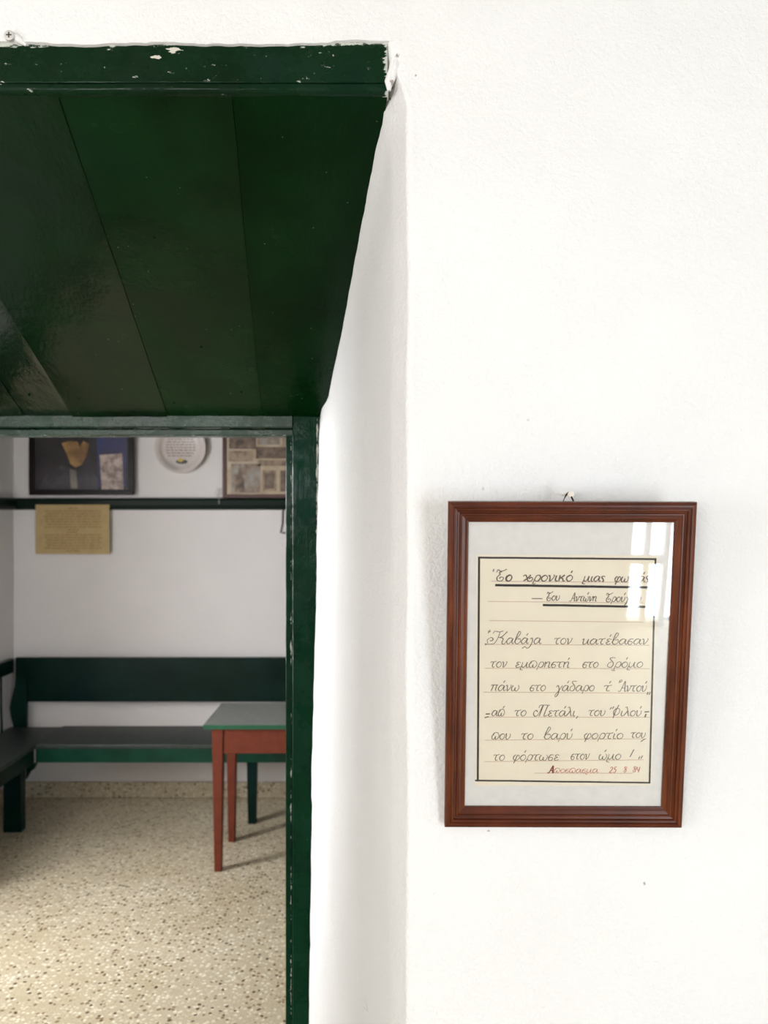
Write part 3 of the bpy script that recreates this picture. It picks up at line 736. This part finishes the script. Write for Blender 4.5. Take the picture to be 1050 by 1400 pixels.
# the bench along the left wall
b2 = empty('bench', (-2.05, 4.3, 0), 'dark green bench with an open slatted back along the left wall', 'bench')
obj('seat', box(-2.190, -1.889, 3.62, 4.93, .415, .441, .004), M_gseat, b2)
obj('apron', box(-1.912, -1.890, 3.62, 4.545, .343, .4145, .002), M_gfurn, b2)
obj('top_rail', box(-2.196, -2.168, 3.62, 4.93, .760, .842, .004), M_gfurn, b2)
for i in range(9):
    y = 4.795 - i * .135
    obj('baluster', tube([(-2.180, y + .004, .441), (-2.182, y, .60), (-2.182, y - .004, .760)], [.0065, .0055, .0065], 8), M_gfurn, b2, smooth=True)
# shaped corner stile
prof2 = [(.445, .040), (.50, .055), (.56, .062), (.62, .050), (.68, .036), (.74, .030), (.76, .030)]
rr = []
for z, wd in prof2:
    rr.append([Vector((-2.120 - wd, 4.905, z)), Vector((-2.085, 4.905, z)), Vector((-2.085, 4.930, z)), Vector((-2.120 - wd, 4.930, z)), Vector((-2.120 - wd, 4.905, z))])
obj('corner_stile', grid(rr), M_gfurn, b2)
obj('leg', box(-2.02, -1.925, 4.46, 4.52, 0, .4145, .003), M_gfurn, b2)
obj('shade_panel', box(-2.185, -1.895, 3.590, 3.619, 0, .70, .004), M_gfurn, b2)  # unseen panel, added so the bench end shades the floor corner
# scroll bracket under the corner
bm = bmesh.new(); pr = [(-1.925, .345), (-1.870, .345), (-1.885, .315), (-1.905, .300), (-1.925, .262)]
a = [bm.verts.new((x, 4.52, z)) for x, z in pr]; b = [bm.verts.new((x, 4.545, z)) for x, z in pr]
bm.faces.new(a); bm.faces.new(b[::-1])
for k in range(5): bm.faces.new((a[k], b[k], b[(k + 1) % 5], a[(k + 1) % 5]))
bmesh.ops.recalc_face_normals(bm, faces=bm.faces[:])
obj('bracket', bm, M_gfurn, b2)

# ------------------------------------------------------------ things on the far wall
def poly_prism(pts, y, th):
    bm = bmesh.new(); a = [bm.verts.new((x, y, z)) for x, z in pts]; b = [bm.verts.new((x, y + th, z)) for x, z in pts]
    bm.faces.new(a); bm.faces.new(b[::-1]); n = len(pts)
    for k in range(n): bm.faces.new((a[k], b[k], b[(k + 1) % n], a[(k + 1) % n]))
    bmesh.ops.recalc_face_normals(bm, faces=bm.faces[:]); return bm
def frame_box(x0, x1, z0, z1, y0, y1, w):
    bm = bmesh.new()
    box(x0, x1, y0, y1, z0, z0 + w, .003, bm); box(x0, x1, y0, y1, z1 - w, z1, .003, bm); box(x0, x0 + w, y0 + .0005, y1, z0 + w, z1 - w, 0, bm); box(x1 - w, x1, y0 + .0005, y1, z0 + w, z1 - w, 0, bm)
    return bm
def blotch(name, c1, c2, scale, c3=None):
    n = NB(name); g = n.geo(); f = n.noise(g, scale, 3, .6)
    st = [(.35, c1), (.62, c2)] + ([(.75, c3)] if c3 else [])
    return n.fin(n.ramp(f, st), .5)
def pz(px, py, D=4.97): p = P(px, py, D); return (p.x, p.z)
# portrait
x0p, zb_ = pz(39.5, 677); x1p, _ = pz(182, 677)
pp = empty('portrait_picture', ((x0p + x1p) / 2, 4.985, zb_), 'large dark framed portrait print, left of the round plate, above the green rail', 'picture')
y = 4.968
zt = zb_ + .78
obj('frame', frame_box(x0p, x1p, zb_, zt, y, y + .03, .030), M_dframe, pp)
pr_ = obj('print', box(x0p + .028, x1p - .028, y + .012, y + .016, zb_ + .028, zt - .028), blotch('dark_print', srgb(16, 11, 12), srgb(46, 38, 42), 7), pp)
def shp(name, pts, mat, par, yy): return obj(name, poly_prism([pz(a, b, yy) for a, b in pts], yy, .001), mat, par)
shp('blue_panel', [(134, 665), (172, 665), (173, 560), (131, 560)], blotch('blue_print', srgb(46, 40, 76), srgb(42, 52, 100), 9), pr_, y + .0105)
shp('pale_document', [(139, 669), (169, 669), (167, 620), (136, 622)], blotch('document_print', srgb(190, 172, 160), srgb(120, 104, 98), 26), pr_, y + .009)
shp('beard_shape', [(84, 606), (92, 622), (96, 634), (103, 639), (111, 636), (118, 624), (122, 607), (114, 603), (109, 611), (106, 604), (95, 603)], blotch('skin_print', srgb(168, 128, 72), srgb(120, 88, 50), 14), pr_, y + .0095)
shp('jacket_shape', [(52, 669), (62, 650), (84, 636), (96, 640), (108, 645), (124, 640), (134, 655), (134, 669)], blotch('grey_print', srgb(70, 66, 70), srgb(44, 40, 46), 12), pr_, y + .0105)
shp('shirt_shape', [(97, 668), (95, 641), (104, 643), (106, 668)], blotch('shirt_print', srgb(130, 122, 112), srgb(96, 90, 84), 12), pr_, y + .0098)
# plate
pc = P(246, 612, 4.975)
pl = empty('wall_plate', (pc.x, 5.0, pc.z), 'round pale ceramic plate with lettering and a small emblem hung on the far wall', 'plate')
prf = [(0, .010), (.105, .010), (.118, .004), (.124, -.004), (.140, -.010), (.150, -.012), (.153, -.008), (.148, .000), (.125, .012), (.10, .016), (0, .016)]
bm = bmesh.new(); N = 48; rings = []
for r_, yy in prf:
    rings.append([bm.verts.new((pc.x + r_ * math.cos(k * 2 * math.pi / N), pc.y + .010 + yy, pc.z + r_ * math.sin(k * 2 * math.pi / N))) for k in range(N)] if r_ else [bm.verts.new((pc.x, pc.y + .010 + yy, pc.z))])
for a, b in zip(rings, rings[1:]):
    for k in range(N):
        if len(a) == 1: bm.faces.new((a[0], b[k], b[(k + 1) % N]))
        elif len(b) == 1: bm.faces.new((a[k], b[0], a[(k + 1) % N]))
        else: bm.faces.new((a[k], b[k], b[(k + 1) % N], a[(k + 1) % N]))
bmesh.ops.recalc_face_normals(bm, faces=bm.faces[:])
dish = obj('dish', bm, M_plate, pl, smooth=True)
bm = bmesh.new(); py = pc.y + .0185
for i in range(9):
    z = pc.z + .085 - i * .0165; hwid = math.sqrt(max(0, .098 ** 2 - (z - pc.z) ** 2)) * .9; x = pc.x - hwid
    while x < pc.x + hwid - .01:
        l = random.uniform(.010, .030); l = min(l, pc.x + hwid - x); box(x, x + l, py, py + .001, z - .0028, z + .0028, 0, bm); x += l + .006
obj('lettering', bm, M_plateink, pl)
bm = poly_prism([(pc.x + .036 * math.cos(a * .5236) + .006, pc.z - .082 + .014 * math.sin(a * .5236)) for a in range(12)], py - .001, .0015)
obj('emblem', bm, M_black, pl)
bm = poly_prism([(pc.x - .018, pc.z - .078), (pc.x - .004, pc.z - .056), (pc.x + .004, pc.z - .066), (pc.x + .022, pc.z - .074), (pc.x + .002, pc.z - .084)], py - .0025, .0012)
obj('emblem', bm, M_yellow, pl)
# collage of photographs
x0c, zc = pz(303.5, 682.8, 4.97); zc = 1.784
cl = empty('photo_collage', (x0c + .4, 4.995, zc), 'brown framed collage of old photographs standing on the green rail beside the door frame', 'picture')
yc = 4.982; x1c = x0c + .82; ztc = zc + .60
obj('frame', frame_box(x0c, x1c, zc, ztc, yc, yc + .025, .020), mat_simple('dark_red_frame', srgb(66, 24, 16), .4), cl)
cm = obj('mount', box(x0c + .018, x1c - .018, yc + .010, yc + .013, zc + .018, ztc - .018), blotch('tan_mount', srgb(160, 140, 112), srgb(186, 170, 148), 10), cl)
tones = [blotch('sepia_%s' % n_, a_, b_, s_, c_) for n_, a_, b_, s_, c_ in (('dark', srgb(66, 52, 44), srgb(120, 100, 82), 22, srgb(160, 140, 118)), ('mid', srgb(104, 86, 70), srgb(160, 140, 116), 26, srgb(86, 70, 60)), ('pale', srgb(150, 146, 138), srgb(122, 100, 78), 20, srgb(84, 68, 58)))]
def photo(ax, ay, bx, by, k, nm='photo', yy=None):
    yy = yy or yc + .0085
    a_ = pz(ax, ay, yy); b_ = pz(bx, by, yy); return obj(nm, box(a_[0], b_[0], yy, yy + .0012, b_[1], a_[1]), tones[k], cm)
for i, (ax, ay, bx, by, k) in enumerate([(313, 598, 350, 614, 0), (352, 597, 383, 608, 2), (386, 598, 412, 612, 1), (312, 616, 346, 631, 1), (350, 611, 395, 627, 0), (353, 629, 420, 637, 1), (316, 634, 356, 674, 2), (359, 643, 378, 671, 1), (383, 643, 410, 672, 0), (414, 640, 450, 672, 1)]): photo(ax, ay, bx, by, k)
obj('tower_image', poly_prism([pz(a_, b_, yc + .0075) for a_, b_ in ((321, 673), (323, 655), (326, 648), (327, 635), (329, 635), (330, 648), (333, 655), (335, 673))], yc + .0075, .0008), tones[0], cm)
photo(362, 647, 375, 668, 0, 'inset_photo', yc + .0072)
for i in range(5):
    for j in range(3):
        ax = 313 + i * 27; ay = 579 - j * 19; photo(ax, ay, ax + 24, ay + 16, (i + j) % 3)
# notice pinned to the rail
xa, za = pz(48.5, 690, 4.980); xb, zb2 = pz(149.5, 757.5, 4.980)
bm = grid([[Vector((xa + (xb - xa) * i / 8, 4.9815 + .002 * nz(i, j, 0, .4), za + (zb2 - za) * j / 6)) for i in range(9)] for j in range(7)])
bmesh.ops.recalc_face_normals(bm, faces=bm.faces[:])
bmesh.ops.solidify(bm, geom=bm.faces[:], thickness=.0008)
nt = obj('paper_notice', bm, M_tan, smooth=True)
tag(nt, 'tan printed paper notice fixed to the green rail below the dark portrait', 'notice')
bm = bmesh.new()
for i in range(17):
    z = za - .022 - i * .0157; mrg = .05 + (.13 if i in (0, 8, 9, 16) else 0) + random.uniform(0, .02); x = xa + mrg
    while x < xb - mrg:
        l = random.uniform(.012, .04); box(x, min(x + l, xb - mrg + .01), 4.9772, 4.9782, z - .0022, z + .0022, 0, bm); x += l + .007
obj('printed_text', bm, M_tanink, nt)
# iron hook under the rail
h0 = P(387, 697, 4.975)
hk = tube([h0 + Vector((0, .01, .006)), h0 + Vector((0, 0, -.01)), P(386.5, 716, 4.975), P(384.0, 728, 4.972), P(389.5, 728.5, 4.955)], .0060, 8)
tag(obj('wall_hook', hk, M_dmetal, smooth=True), 'thin dark iron hook under the green rail beside the door frame', 'hook')
r0 = P(297.5, 673, 5.0)
bm = tube([r0 + Vector((.012 * math.sin(a), 0, .016 * math.cos(a))) for a in [i * math.pi / 7 for i in range(15)]] , .002, 6)
tube([r0 + Vector((.0, .012, .018)), r0 + Vector((0, -.004, .016))], .003, 6, bm)
tube([r0 + Vector((.003, 0, -.015)), r0 + Vector((.014, -.030, -.045)), r0 + Vector((.016, -.034, -.07))], .0016, 6, bm)
tag(obj('wire_loop', bm, M_metal, smooth=True), 'small pale wire loop on the wall left of the photo collage', 'hook')
